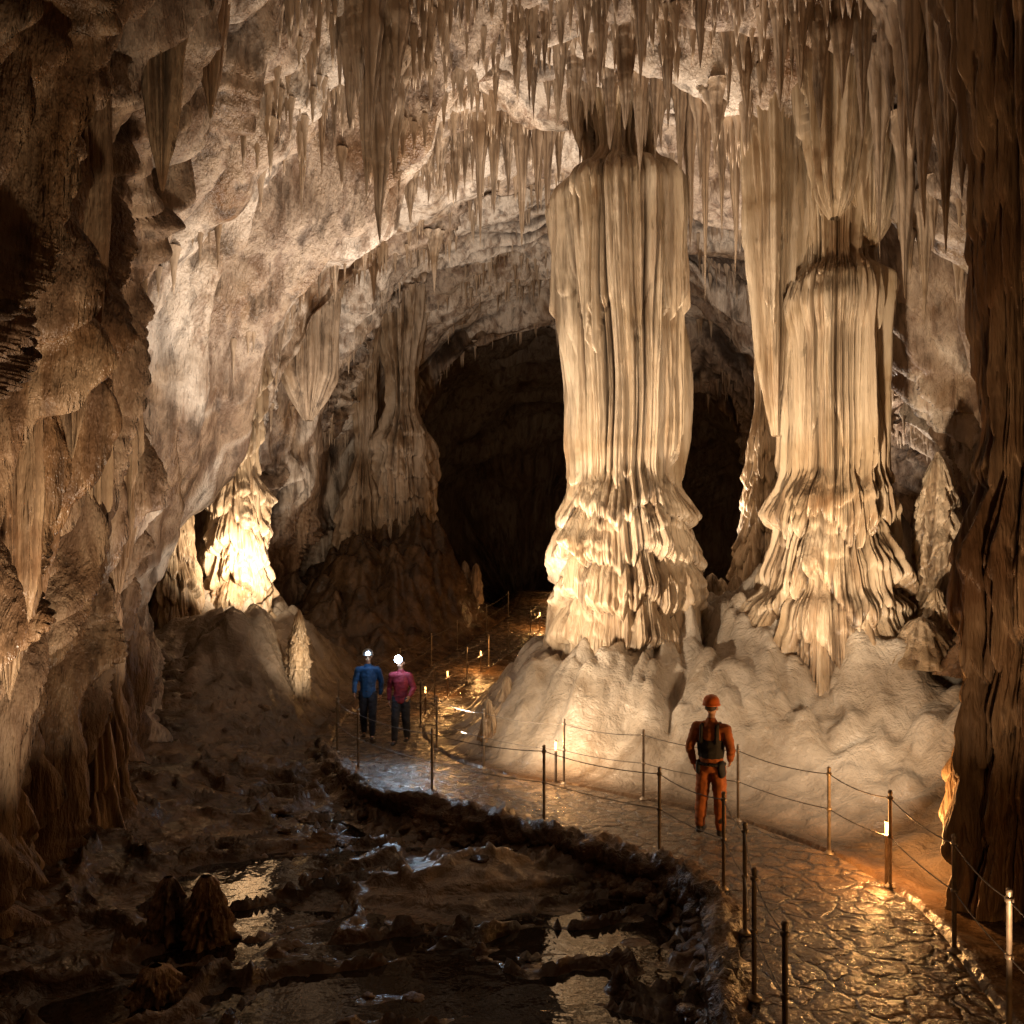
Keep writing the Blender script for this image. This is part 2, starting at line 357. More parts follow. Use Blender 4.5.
# ---------------- columns
def column(name,x,y,rows,seed,mat,label,cat,k=3.0,nfl=22,lean=(0,0),nz=None,na=260,per=.95,group=None,wob=.2):
    rows=sorted(rows); zz=np.array([r[0] for r in rows]); z0=zz[0]; z1=zz[-1]
    n=nz or int((z1-z0)/.022); n=min(n,600)
    Z=np.linspace(z0,z1,n)[:,None]; a=np.linspace(0,2*math.pi,na,endpoint=False)[None,:]
    R=np.interp(Z,zz,[r[1] for r in rows]);FA=np.interp(Z,zz,[r[2] for r in rows]);TA=np.interp(Z,zz,[r[3] for r in rows])
    ker=np.ones(11)/11; R[:,0]=np.convolve(np.pad(R[:,0],5,mode='edge'),ker,'valid')
    ca,sa=np.cos(a),np.sin(a)
    s=seed*13.7
    aw=a+.30*perlin(ca*1.4+s,sa*1.4,Z*.05)+.05*perlin(ca*4,sa*4+s,Z*.25)
    pipes=np.abs(np.sin(nfl*aw/2))**.55
    pip2=np.abs(np.sin(nfl*1.37*aw+s))**.6
    bil=np.abs(perlin(ca*k+s,sa*k,Z*.05)); bil2=np.abs(perlin(ca*k*2.4+s,sa*k*2.4,Z*.14+5))
    amp=.25+1.7*np.abs(perlin(ca*2.2,sa*2.2+s,Z*.16))
    tw=np.clip(TA*4,0,1)
    disp=FA*(pipes*.95*amp+pip2*.28+bil*2.1+bil2*.9-1.0)
    ts=(Z+2.2*perlin(ca*1.7+s+3,sa*1.7,0*Z)+bil2*1.5+pipes*.15)/3.1; fs_=ts-np.floor(ts)
    disp=disp+FA*.6*lobe(fs_,1.6,.05)*sm(.0,.3,perlin(ca*2+s,sa*2,np.floor(ts)*1.9))*(1-tw)
    e2=sabs(perlin(ca*k*1.5+s,sa*k*1.5,Z*.1+5),.05)
    edge=pipes*.05+pip2*.03+e2*.6
    low=perlin(ca*1.3+s,sa*1.3,Z*.12)
    t=(Z+.75*low+edge)/per; fr=t-np.floor(t)
    act=.35+.65*sm(-.15,.35,perlin(ca*1.5+s,sa*1.5,np.floor(t)*2.7))
    sh=lobe(fr,.9,.24)*TA*act*.72
    t2=(Z+.45*perlin(ca*2+s+5,sa*2,Z*.2)+edge*.7)/(per*.36); fr2=t2-np.floor(t2)
    sh=sh+lobe(fr2,.9,.4)*TA*.17*sm(-.2,.25,perlin(ca*2.3+s,sa*2.3,np.floor(t2)*1.7))
    drip=np.abs(np.sin(nfl*1.9*(aw+.02*np.sin(7*aw))+2*np.floor(t)))**.6
    dr2=np.abs(perlin(ca*k*4+s,sa*k*4,Z*.4+np.floor(t)*1.3))
    sh=sh+TA*(.12*drip+.42*dr2)*(.45+.55*(1-fr))
    disp=disp+sh+R*wob*perlin(ca*.9+s,sa*.9,Z*.22)+tw*.13*perlin(ca*R*1.1+s,sa*R*1.1,Z*1.0)+.02*fbm(ca*R*2.2+s,sa*R*2.2,Z*1.6,3)
    r=np.maximum(R+disp,.01)
    lx=(Z-z0)/(z1-z0+1e-6)*lean[0]+.10*R*perlin(0*Z+s,0*Z,Z*.4); ly=(Z-z0)/(z1-z0+1e-6)*lean[1]
    V=np.stack([r*ca+lx,r*sa+ly,Z-z0+0*r],-1)
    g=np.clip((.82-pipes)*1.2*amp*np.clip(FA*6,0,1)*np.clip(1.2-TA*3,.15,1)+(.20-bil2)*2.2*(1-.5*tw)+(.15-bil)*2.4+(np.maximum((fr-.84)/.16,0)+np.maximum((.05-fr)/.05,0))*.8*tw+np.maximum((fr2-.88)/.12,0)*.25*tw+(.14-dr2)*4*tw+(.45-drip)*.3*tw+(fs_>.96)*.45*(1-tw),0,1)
    o=add(name,grid_mesh(name,V,close=True,attrs={"groove_dark":g}),mat,loc=(x,y,z0),label=label,category=cat)
    if group:o["group"]=group
    return o
column("stone_column",2.42,16.5,[(.3,1.08,.10,.25),(1.3,1.10,.11,.44),(2.3,1.2,.11,.48),(3.3,1.26,.11,.48),(4.4,1.14,.11,.44),(5.2,.98,.1,.28),(5.5,.90,.18,.03),(6.2,.95,.22,.0),(8.5,1.02,.24,.0),(10.6,1.12,.24,.0),(11.2,1.18,.2,.05),(11.5,1.05,.16,.05),(11.7,.72,.14,0),(12.1,.5,.14,0),(14.2,1.1,.3,0)],1,M_col,"massive fluted cream stone column bulging over flowstone cascades","stone column",k=3.4,nfl=36,lean=(-.2,0),na=760,wob=.12)
column("stone_column",5.85,14.6,[(.4,1.15,.08,.3),(1.4,1.2,.10,.54),(2.9,1.14,.10,.54),(3.15,.88,.10,.50),(4.8,.76,.10,.40),(5.3,.68,.18,.02),(7.6,.70,.20,.0),(8.3,.80,.18,.12),(8.75,.74,.16,.16),(9.0,.50,.14,.05),(9.6,.50,.18,0),(11.8,.7,.25,0),(13.6,1.0,.3,0)],2,M_col,"tall fluted cream column with stepped flowstone tiers at foot","stone column",k=3.,nfl=30,lean=(.1,0),na=680,wob=.18,per=1.1)
column("stone_column",4.95,14.9,[(6,.08,.03,0),(7.5,.25,.12,0),(10,.40,.18,0),(12.2,.5,.2,0),(14,.7,.2,0)],3,M_col,"long fluted stone curtain hanging beside a tall column","stone curtain",k=2.5,nfl=14)
column("stone_column",6.35,14.1,[(9.2,.05,.03,0),(9.6,.22,.10,0),(10.6,.38,.16,0),(12.2,.5,.2,0),(14,.7,.2,0)],17,M_col,"ragged fluted stone curtain overhanging a tall column","stone curtain",k=2.5,nfl=12)
column("stone_column",5.6,13.9,[(9.6,.05,.03,0),(10.0,.22,.10,0),(10.9,.36,.16,0),(12.2,.5,.2,0),(14,.7,.2,0)],18,M_col,"ragged fluted stone curtain overhanging a tall column","stone curtain",k=2.5,nfl=12)
column("stone_column",-7.3,21.2,[(1.0,.68,.06,.35),(2,.62,.06,.5),(3.4,.58,.06,.5),(4.6,.55,.06,.5),(5.5,.55,.06,.45),(6.0,.42,.1,.25),(8.2,.48,.15,.25),(12,.7,.2,.1),(17,1,.2,.1)],4,M_col,"warmly lit knobbly stone column standing beside the wall","stone column",k=2.0,nfl=12,per=.85,wob=.08)
column("stone_column",-8.5,20.2,[(.8,.6,.06,.3),(3,.45,.06,.3),(4.3,.3,.06,.2),(6.,.22,.06,.1),(15,.5,.1,.1)],14,M_col,"short lit stone column leaning against the wall","stone column",k=2.2,nfl=12,per=.7)
column("stone_column",-6.6,26.0,[(8.4,.1,.05,0),(9.2,.5,.15,0),(9.8,.72,.2,0),(12.4,.8,.2,.1),(16,1.4,.2,.1)],5,M_stal,"broad fluted stone mass hanging from the wall","stone curtain",k=2.6,nfl=20)
column("stone_column",-4.7,34.2,[(1.0,1.6,.2,.2),(4.2,1.4,.22,.35),(5.2,1.25,.25,.4),(7.4,1.05,.3,.35),(9.0,.9,.3,.3),(9.8,.6,.2,.2),(10.4,.4,.2,.1),(12,.4,.2,.1),(17,1.4,.3,0)],6,M_stal,"brown fluted stone column rising from a dark mound","stone column",k=3,nfl=18,wob=.35)
column("stone_column",-6.3,33.8,[(1.0,1.3,.2,.2),(4.5,1.0,.22,.3),(6.4,.75,.25,.3),(7.6,.4,.2,.2),(8.4,.2,.1,.1),(17,.9,.2,0)],16,M_stal,"brown fluted stone formation rising from a dark mound","stone column",k=3,nfl=14,wob=.35)
column("stone_column",6.0,19,[(2.0,.7,.1,.2),(3.2,.55,.06,.25),(5,.42,.06,.2),(6.6,.28,.06,.12),(7.5,.14,.05,.05),(15,.3,.05,.05)],7,M_col,"slim tapering stone column between two larger ones","stone column",k=2.0,nfl=10,per=.6)
column("stone_column",5.5,8.4,[(-.6,.70,.12,.25),(1.0,.55,.15,.28),(2.2,.50,.15,.28),(3.6,.46,.15,.26),(4.4,.34,.16,.18),(5.0,.26,.16,.08),(5.6,.28,.18,.05),(7,.34,.2,.1),(10,.5,.22,.1),(13.5,.9,.2,0)],8,M_dark,"dark bulging draped flowstone column beside the walkway","stone column",k=3.0,nfl=22,na=460,wob=.25,per=.9)
lx=left_x(8.9,2)
column("stone_column",lx-.1,8.9,[(-1.4,1.0,.12,.25),(.4,.65,.15,.25),(1.8,.45,.15,.3),(2.6,.2,.12,.12),(3.0,.02,.02,.0)],9,M_dark,"dark dripping flowstone mound against the cave wall","flowstone",k=2.8,nfl=18,na=320,per=.6)
lx=left_x(11.5,2)
column("stone_column",lx-.1,11.5,[(-1.4,.8,.12,.25),(1,.5,.2,.2),(3,.3,.2,.1),(4.5,.05,.05,0)],15,M_dark,"narrow brown flowstone buttress on the cave wall","flowstone",k=2.8,nfl=14,na=280)
for i,(yy_,zt,zb,r) in enumerate(((7.7,11,6.2,.12),(8.0,7.6,4.6,.12),(8.3,9.5,5.6,.10),(8.7,11,7.6,.11),(9.3,6.8,4.0,.12),(9.5,8.0,4.8,.12),(10.1,12,9.2,.12),(10.3,6.6,4.4,.11),(9.9,5.6,3.3,.11),(10.8,5.4,3.0,.11),(11.0,7.8,5.4,.11),(8.6,5,2.6,.12),(7.9,4.4,2.2,.13),(12.6,7,4.6,.12),(13.4,6,3.4,.12))):
    lx=left_x(yy_,(zt+zb)/2)
    column("stone_curtain",lx-.06,yy_,[(zb,.01,.0,0),(zb+.5,r*.6,.05,0),((zt+zb)/2,r*1.2,.10,.04),(zt,r*1.6,.12,.05),(zt+1.5,r*1.2,.12,0)],40+i,M_dark,"long brown fluted stone drapery hanging on the wall","stone curtain",k=2.2,nfl=8,na=110,nz=240,group="brown stone draperies hanging on the wall")

# ---------------- stalagmites
def stalag(x,y,h,r,seed,mat,label,per=.35,ta=1.,top=.02):
    z=floor_z(x,y)-.15
    return column("stalagmite",x,y,[(z,r*1.3,.05*r/.3,.14*r/.3*ta),(z+h*.3,r,.04*r/.3,.14*r/.3*ta),(z+h*.7,r*.65,.03*r/.3,.12*r/.3*ta),(z+h*.93,max(r*.35,top),.02,.03),(z+h,top*.5,0,0)],seed,mat,label,"stalagmite",k=1.8,nfl=9,na=90,nz=140,per=per)
zf=floor_z(-4.95,18.6)
stalag(-4.95,18.6,2.65-zf+.1,.17,21,M_col,"lit cream knobbly stalagmite on a rock ledge",.28,2.0)
stalag(7.45,14.,3.3,.34,22,M_col,"tall tiered stalagmite beside a large column",.42,1.6)
stalag(5.1,19.5,1.2,.2,23,M_col,"small pale stalagmite on the flowstone mound")
stalag(4.3,17.2,1.0,.22,24,M_col,"small pale stalagmite on the flowstone mound")
stalag(4.75,17.,.8,.2,25,M_col,"small pale stalagmite on the flowstone mound")
stalag(-1.5,33.5,1.7,.25,26,M_stal,"grey stalagmite on the dark mound"); stalag(-2.0,33.8,1.4,.2,27,M_stal,"grey stalagmite on the dark mound")
stalag(-3.65,8.5,.85,.15,28,M_dark,"short dark wet stalagmite beside the pool",.22,2.2,.07); stalag(-3.25,8.5,.95,.17,29,M_dark,"short dark wet stalagmite beside the pool",.22,2.2,.08)
stalag(-3.3,7.4,.45,.2,30,M_dark,"stubby dark wet stalagmite beside the pool",.2,2.,.1)
stalag(6.6,12.9,.8,.4,31,M_col,"rounded flowstone stalagmite at a column foot")
stalag(7.3,12.2,1.1,.5,33,M_dark,"rounded flowstone stalagmite at a column foot")
stalag(7.0,13.2,1.2,.22,34,M_col,"slim pale stalagmite at a column foot",.3,1.6)
stalag(-.45,15.4,.8,.14,32,M_col,"small pale stalagmite by the walkway")
stalag(-.1,15.9,.5,.12,35,M_col,"small pale stalagmite by the walkway")
stalag(.9,16.6,1.5,.16,36,M_col,"small pale stalagmite at a column foot")

# ---------------- stalactites
protos=[]
for s in range(9):
    n=40;na_=30
    t=np.linspace(0,1,n)[:,None];a=np.linspace(0,2*math.pi,na_,endpoint=False)[None,:]
    e=[.95,1.2,1.1,.8,1.4,1.0,1.2,.9,1.25][s]
    R=(1-t)**e*(1+.18*perlin(t*6+s*5,0*t,0*t))+.02+.6*np.exp(-t*12)
    ca,sa=np.cos(a),np.sin(a)
    nf=5+s%4
    R=R*(1+.26*(np.abs(np.sin(nf*a/2+.8*perlin(ca+s,sa,t*2)))-.5)+.4*perlin(ca*1.2+s*3,sa*1.2,t*3)+.14*perlin(ca*2+s,sa*2,t*12)+.10*perlin(0*ca+s,0*sa,t*26))
    R[-1]=.005
    V=np.stack([R*ca+.25*perlin(t*2+s,0*t+3,0*t)*t,R*sa+.25*perlin(t*2+s+9,0*t+3,0*t)*t,-t+0*R],-1)
    g=np.clip(.6-np.abs(np.sin(nf*a/2))+0*R,0,1)
    me=grid_mesh("stalactite",V,close=True,flip=True,attrs={"groove_dark":g}); me.materials.append(M_stal); protos.append(me)
cnt=0
def stalac(x,y,tip,r,lab="tapering brown stalactite hanging from the cave ceiling",mat=None):
    global cnt
    zc=ceil_z(x,y,min(tip,9))
    if zc is None: return
    L=zc-tip+.25
    if L<.3 or cnt>=299: return
    o=bpy.data.objects.new("stalactite",random.choice(protos)); col.objects.link(o)
    o.location=(x,y,zc+.25); o.scale=(r,r*random.uniform(.8,1.2),L); o.rotation_euler[2]=random.uniform(0,6.28)
    o["label"]=lab;o["category"]="stalactite";o["group"]="stalactites hanging from the cave ceiling";cnt+=1
big_lab="long thick fluted stalactite reaching far down from the ceiling"
hero=[(380,243,13,.24),(394,180,13.1,.2),(366,200,12.8,.18),(350,130,12.6,.16),(404,120,13.3,.16),(372,150,12.2,.18),(388,140,12.6,.2),(398,90,12.4,.2),(358,100,12.4,.2),
(302,225,14,.11),(322,180,14,.13),(335,140,13.5,.12),(312,120,13.6,.15),(290,140,13,.1),
(410,225,20,.18),(428,205,20,.14),(440,190,20,.16),(456,205,20.2,.16),(480,250,19.5,.2),(494,215,19.5,.18),(508,200,20,.16),(522,248,19.6,.2),(538,215,19.5,.18),(548,238,19.5,.2),(465,190,20,.15),
(515,90,14,.12),(530,110,14.2,.12),(545,80,14,.12),(560,110,14.5,.16),(575,130,15,.16),(592,115,14.8,.15),(610,150,15,.14),(625,130,14,.2),(640,175,15,.15),(655,160,15.2,.14),(600,90,13.5,.15),(585,70,13.5,.15),(668,130,14,.15),(640,90,13,.15),
(690,250,15.8,.15),(705,300,15.8,.17),(722,240,15.8,.15),(735,275,15.8,.15),(750,230,15,.16),(700,190,15,.15),(716,160,14.5,.17),(680,180,15.5,.15),(745,130,14,.18),(728,110,13.5,.15),(772,250,15.4,.16),
(905,180,11,.18),(925,230,10.6,.2),(946,255,10.2,.2),(962,200,10,.17),(935,120,10,.22),(915,110,10.5,.22),(890,120,11.5,.2),(880,260,13,.16),(905,300,13.5,.15),(925,330,13.8,.12),(912,150,10.2,.2),(950,150,9.8,.22),
(780,110,12.8,.16),(800,90,12.6,.15),(820,130,12.8,.16),(842,100,12.5,.16),(862,140,12.6,.15),(700,70,12.6,.14)]
for (u,v,Y,r) in hero:
    X,_,Z=at(u,v,Y); stalac(X,Y,Z,r*1.12,big_lab if r>=.2 else "slender brown stalactite hanging from the cave ceiling")
for k in range(20):
    a=-math.pi*(.02+.96*k/19)+random.uniform(-.08,.08); rr=random.uniform(.6,1.35)
    stalac(2.25+rr*math.cos(a),16.5+rr*math.sin(a),random.uniform(11.55,12.5),random.uniform(.08,.15),"slender brown stalactite clustered around a column head")
def rim_y(x,y,z=12.): 
    return y+float(.9*perlin(np.array([x*.18]),np.array([y*.12]),np.array([z*.18+3]))[0]+.35*perlin(np.array([x*.6]),np.array([y*.12]),np.array([z*.6+3]))[0])
for (yr,x0,x1,n,Lm) in ((15.9,-5,6.5,40,.9),(20.4,-6,8,32,1.1),(24.7,-6.5,9,38,1.5),(37.9,-5,10,28,1.5),(13.2,-2.5,7,16,.7)):
    for k in range(n):
        x_=x0+(x1-x0)*(k+random.random())/n; y_=rim_y(x_,yr)+random.gauss(0,.15)
        zc=ceil_z(x_,y_)
        if zc is None: continue
        cl=.3+1.5*max(0,float(perlin(np.array([x_*.8]),np.array([yr]),np.array([.5]))[0])+.2)
        L=Lm*random.uniform(.25,1.0)*cl+.12; stalac(x_,y_,zc-L,.04+L*random.uniform(.05,.10),"slender brown stalactite fringing an arch of the ceiling")
vs=[];fs=[]
NP_=90000
rx=rng.uniform(-.6,.66,NP_);ry=11+27*rng.random(NP_)**1.1;rx=rx*ry
pv=np.abs(perlin(rx*.36,ry*.6,.3+0*rx)); pv2=perlin(rx*.25,ry*.25,4.3+0*rx)
ok=np.where((pv<.02)|((pv2>.34)&(rng.random(NP_)<.2)))[0][:9000]
made=0
for ii in ok:
    if made>=6000: break
    x_=float(rx[ii]);y_=float(ry[ii])
    h=BV.ray_cast(Vector((x_,y_,4)),Vector((0,0,1)))
    if h[0] is None or h[0].z<7: continue
    z_=h[0].z+.08; L=.10+.9*random.random()**2.4; r=L*random.uniform(.05,.11)+.014
    b=len(vs);m=7
    for (tt,rr) in ((0,1.3),(.35,.6),(.75,.3)):
        for k in range(m):
            a=k*2*math.pi/m; vs.append((x_+r*rr*math.cos(a),y_+r*rr*math.sin(a),z_-L*tt))
    vs.append((x_,y_,z_-L))
    for q in range(2):
        for k in range(m): fs.append((b+q*m+k,b+(q+1)*m+k,b+(q+1)*m+(k+1)%m,b+q*m+(k+1)%m))
    for k in range(m): fs.append((b+2*m+k,b+3*m,b+2*m+(k+1)%m))
    made+=1
add("small_stalactites",pymesh("small_stalactites",vs,fs),M_stal,kind="stuff",label="dense fringe of tiny stalactites covering the ceiling",category="stalactites")

# ---------------- loose stones
import bmesh
bm=bmesh.new(); bmesh.ops.create_icosphere(bm,subdivisions=3,radius=1)
IV=np.array([v.co[:] for v in bm.verts]);IF=[tuple(v.index for v in f.verts) for f in bm.faces]; bm.free()
vs=[];fs=[]
def rockv(x_,y_,z_,r,sd,fl=.65):
    d=1+.5*perlin(IV[:,0]*1.1+sd,IV[:,1]*1.1,IV[:,2]*1.1)+.35*np.abs(perlin(IV[:,0]*2.5+sd,IV[:,1]*2.5,IV[:,2]*2.5))
    v=IV*d[:,None]*np.array([r*random.uniform(.8,1.4),r*random.uniform(.8,1.4),r*random.uniform(.8,1.2)*fl])
    b=len(vs); vs.extend((v+np.array([x_,y_,z_])).tolist()); fs.extend([tuple(i+b for i in f) for f in IF])
s_=.5
while s_<S[-1]*.42:
    i=int(s_/.06)
    for rep in range(2):
        off=random.uniform(1.05,1.4); r=random.uniform(.05,.13)
        rockv(PCX[i]-TY[i]*off,PCY[i]+TX[i]*off,-.14-(off-1.05)*.8+random.uniform(-.04,.02),r,s_*3.1+rep,.9)
    s_+=.16
for k in range(80):
    cl_=random.randint(0,9); crng=random.Random(cl_*7+1)
    cy_=crng.uniform(7,17);cx_=crng.uniform(-.42*cy_,.1*cy_-1)
    y_=cy_+random.gauss(0,.6);x_=cx_+random.gauss(0,.7)
    d,_=path_sd(np.array([x_]),np.array([y_]))
    if d[0]<1.5: continue
    r=.02+.11*random.random()**3
    rockv(x_,y_,floor_z(x_,y_)-r*.2,r,k*1.7,.5)
add("edge_stones",pymesh("edge_stones",vs,fs),M_kerb,kind="stuff",label="rough dark stones along the walkway edge and floor",category="stones")

# ---------------- railing
pm=lathe("railing_post",[(.02,-.1),(.02,1.03),(.024,1.035),(.022,1.06),(.008,1.07)],12); plm=lathe("base_plate",[(.06,0),(.06,.012),(.035,.02),(.03,.04)],14); clm=lathe("cable_clamp",[(.026,-.02),(.032,-.012),(.032,.012),(.026,.02)],12)
pm.materials.append(M_steel);plm.materials.append(M_steel);clm.materials.append(M_steel)
def post(x,y):
    z=path_z(y)
    o=add("railing_post",pm,loc=(x,y,z),label="slim weathered steel railing post beside the walkway",category="railing post",group="railing posts along the walkway")
    add("base_plate",plm,parent=o,loc=(0,0,.0))
    for h in (.98,.55): add("cable_clamp",clm,parent=o,loc=(0,0,h))
def gp(u,v): Y=FP*CAMZ/(v-HY); return ((u-HX)/FP*Y,Y)
Lp=[gp(768,1075),gp(763,1000),gp(750,935),gp(742,888),gp(683,846),gp(560,816),gp(455,790),gp(378,768),gp(345,752),(-3.95,18),(-4.05,20.8),(-3.5,24),(-2.8,26.4),(-2.1,28.6),(-1.2,31.3),(-.3,34)]
Rp=[gp(1005,1100),gp(975,1026),gp(926,950),gp(891,888),gp(813,856),gp(734,822),gp(632,804),gp(560,786),gp(488,768),gp(437,750),(-1.9,18.),(-1.95,21),(-1.4,24.3),(-.8,26.3),(-.1,28.2),(.8,30.5),(1.6,33),(2.3,37)]
def snap(p,side,o=.92):
    d=np.hypot(PCX-p[0],PCY-p[1]); i=int(d.argmin()); o=o*side
    return (PCX[i]-TY[i]*o,PCY[i]+TX[i]*o)
Lp=[snap(p,1) for p in Lp];Rp=[snap(p,-1) for p in Rp]
for p in Lp+Rp: post(*p)
def cable(pts,h,label):
    cu=bpy.data.curves.new("c",'CURVE');cu.dimensions='3D';cu.bevel_depth=.0065;cu.bevel_resolution=2
    sp=cu.splines.new('POLY');P_=[]
    for a,b in zip(pts[:-1],pts[1:]):
        for t in np.linspace(0,1,9)[:-1]:
            sag=.22*(h/1.0)*t*(1-t)
            P_.append((a[0]+(b[0]-a[0])*t,a[1]+(b[1]-a[1])*t,h+path_z(a[1]+(b[1]-a[1])*t)-sag))
    P_.append((pts[-1][0],pts[-1][1],h+path_z(pts[-1][1])))
    sp.points.add(len(P_)-1)
    for i,q in enumerate(P_): sp.points[i].co=(*q,1)
    o=bpy.data.objects.new("tmp",cu);col.objects.link(o);bpy.context.view_layer.update()
    me=bpy.data.meshes.new_from_object(o.evaluated_get(bpy.context.evaluated_depsgraph_get()));bpy.data.objects.remove(o)
    me.materials.clear()
    add("railing_cable",me,M_rope,label=label,category="cable",group="cables strung along the railing posts")
for pts in (Lp,Rp):
    cable(pts,.98,"thin steel cable strung between the railing post tops")
    cable(pts,.55,"thin steel cable strung at mid height between posts")

# ---------------- path lights
bodym=lathe("path_light",[(.022,-.1),(.022,.5),(.027,.505),(.027,.52)],12); bodym.materials.append(M_steel)
glm=lathe("lamp_glass",[(.02,0),(.02,.13),(.014,.14)],12); glm.materials.append(M_lampglow)
capm=lathe("lamp_cap",[(.027,.0),(.029,.02),(.016,.03)],12); capm.materials.append(M_steel)
def light(name,t,loc,energy,color,size=.1,target=None,spread=None,parent=None,angle=None):
    l=bpy.data.lights.new(name,t); l.energy=energy;l.color=color
    if t=='AREA': l.size=size; l.spread=math.radians(spread or 150)
    else: l.shadow_soft_size=size
    if t=='SPOT': l.spot_size=angle or math.radians(90); l.spot_blend=.8
    o=bpy.data.objects.new(name,l);col.objects.link(o);o.location=loc
    if parent: o.parent=parent
    if target is not None:
        d=Vector(target)-Vector(loc); o.rotation_euler=d.to_track_quat('-Z','Y').to_euler()
    return o
WARM=(1,.48,.15); WH=(1,.77,.53); WHT=(1,.86,.72); AMB=(1,.62,.33)
def path_light(x,y,e=14):
    z=path_z(y)
    o=add("path_light",bodym,loc=(x,y,z),label="slim bollard light with glowing warm top beside walkway",category="path light",group="glowing bollard lights along the walkway")
    add("lamp_glass",glm,parent=o,loc=(0,0,.52)); add("lamp_cap",capm,parent=o,loc=(0,0,.66))
    light("lamp_bulb",'POINT',(0,0,.59),e,WARM,.04,parent=o)
path_light(*snap((4.05,8.95),-1,.98),280); path_light(*snap((.75,13.25),-1,.98),60)
path_light(*snap((-.9,25.5),-1),150); path_light(*snap((1.6,31.5),-1),190); path_light(*snap((-1.9,19.6),-1),22); path_light(*snap((-1.5,22.4),-1),80)
path_light(*snap((.9,37.5),-1),130);path_light(*snap((2.9,43),-1),90); path_light(*snap((4.05,5.0),-1),60)

# ---------------- people
def ell(vs,fs,c,r,rot=None):
    b=len(vs); v=IV2*np.array(r)
    if rot is not None: v=v@np.array(rot).T
    vs.extend((v+np.array(c)).tolist()); fs.extend([tuple(i+b for i in f) for f in IF2])
bm=bmesh.new(); bmesh.ops.create_icosphere(bm,subdivisions=2,radius=1)
IV2=np.array([v.co[:] for v in bm.verts]);IF2=[tuple(v.index for v in f.verts) for f in bm.faces]; bm.free()
def chain(vs,fs,pts):
    for (a,ra),(b,rb) in zip(pts[:-1],pts[1:]):
        a=np.array(a,float);b=np.array(b,float)
        ra=np.array(ra if hasattr(ra,'__len__') else (ra,)*3,float);rb=np.array(rb if hasattr(rb,'__len__') else (rb,)*3,float)
        d=np.linalg.norm(b-a); n=max(2,int(d/(.3*min(ra.min(),rb.min())))+1); n=min(n,16)
        for t in np.linspace(0,1,n): ell(vs,fs,a+(b-a)*t,ra+(rb-ra)*t)
def fuse(name,vs,fs,voxel,mat,parent,smooth=4,wr=0,seed=0,cut=None):
    me=pymesh(name,vs,fs); o=bpy.data.objects.new("tmp",me);col.objects.link(o)
    r=o.modifiers.new("r",'REMESH');r.mode='VOXEL';r.voxel_size=voxel
    s=o.modifiers.new("s",'SMOOTH');s.iterations=smooth;s.factor=.5
    bpy.context.view_layer.update()
    m2=bpy.data.meshes.new_from_object(o.evaluated_get(bpy.context.evaluated_depsgraph_get()));bpy.data.objects.remove(o)
    n=len(m2.vertices);co=np.zeros(n*3,dtype=np.float32);m2.vertices.foreach_get("co",co);co=co.reshape(-1,3)
    if wr>0:
        nr=np.zeros(n*3,dtype=np.float32);m2.vertices.foreach_get("normal",nr);nr=nr.reshape(-1,3)
        d=np.abs(perlin(co[:,0]*7+seed,co[:,1]*7,co[:,2]*13))*wr+perlin(co[:,0]*18,co[:,1]*18+seed,co[:,2]*30)*wr*.3
        co=co+nr*d[:,None]; m2.vertices.foreach_set("co",co.astype(np.float32).reshape(-1))
    m2.polygons.foreach_set("use_smooth",[True]*len(m2.polygons)); m2.update()
    m2.name=name; m2.materials.clear()
    return add(name,m2,mat,parent=parent)
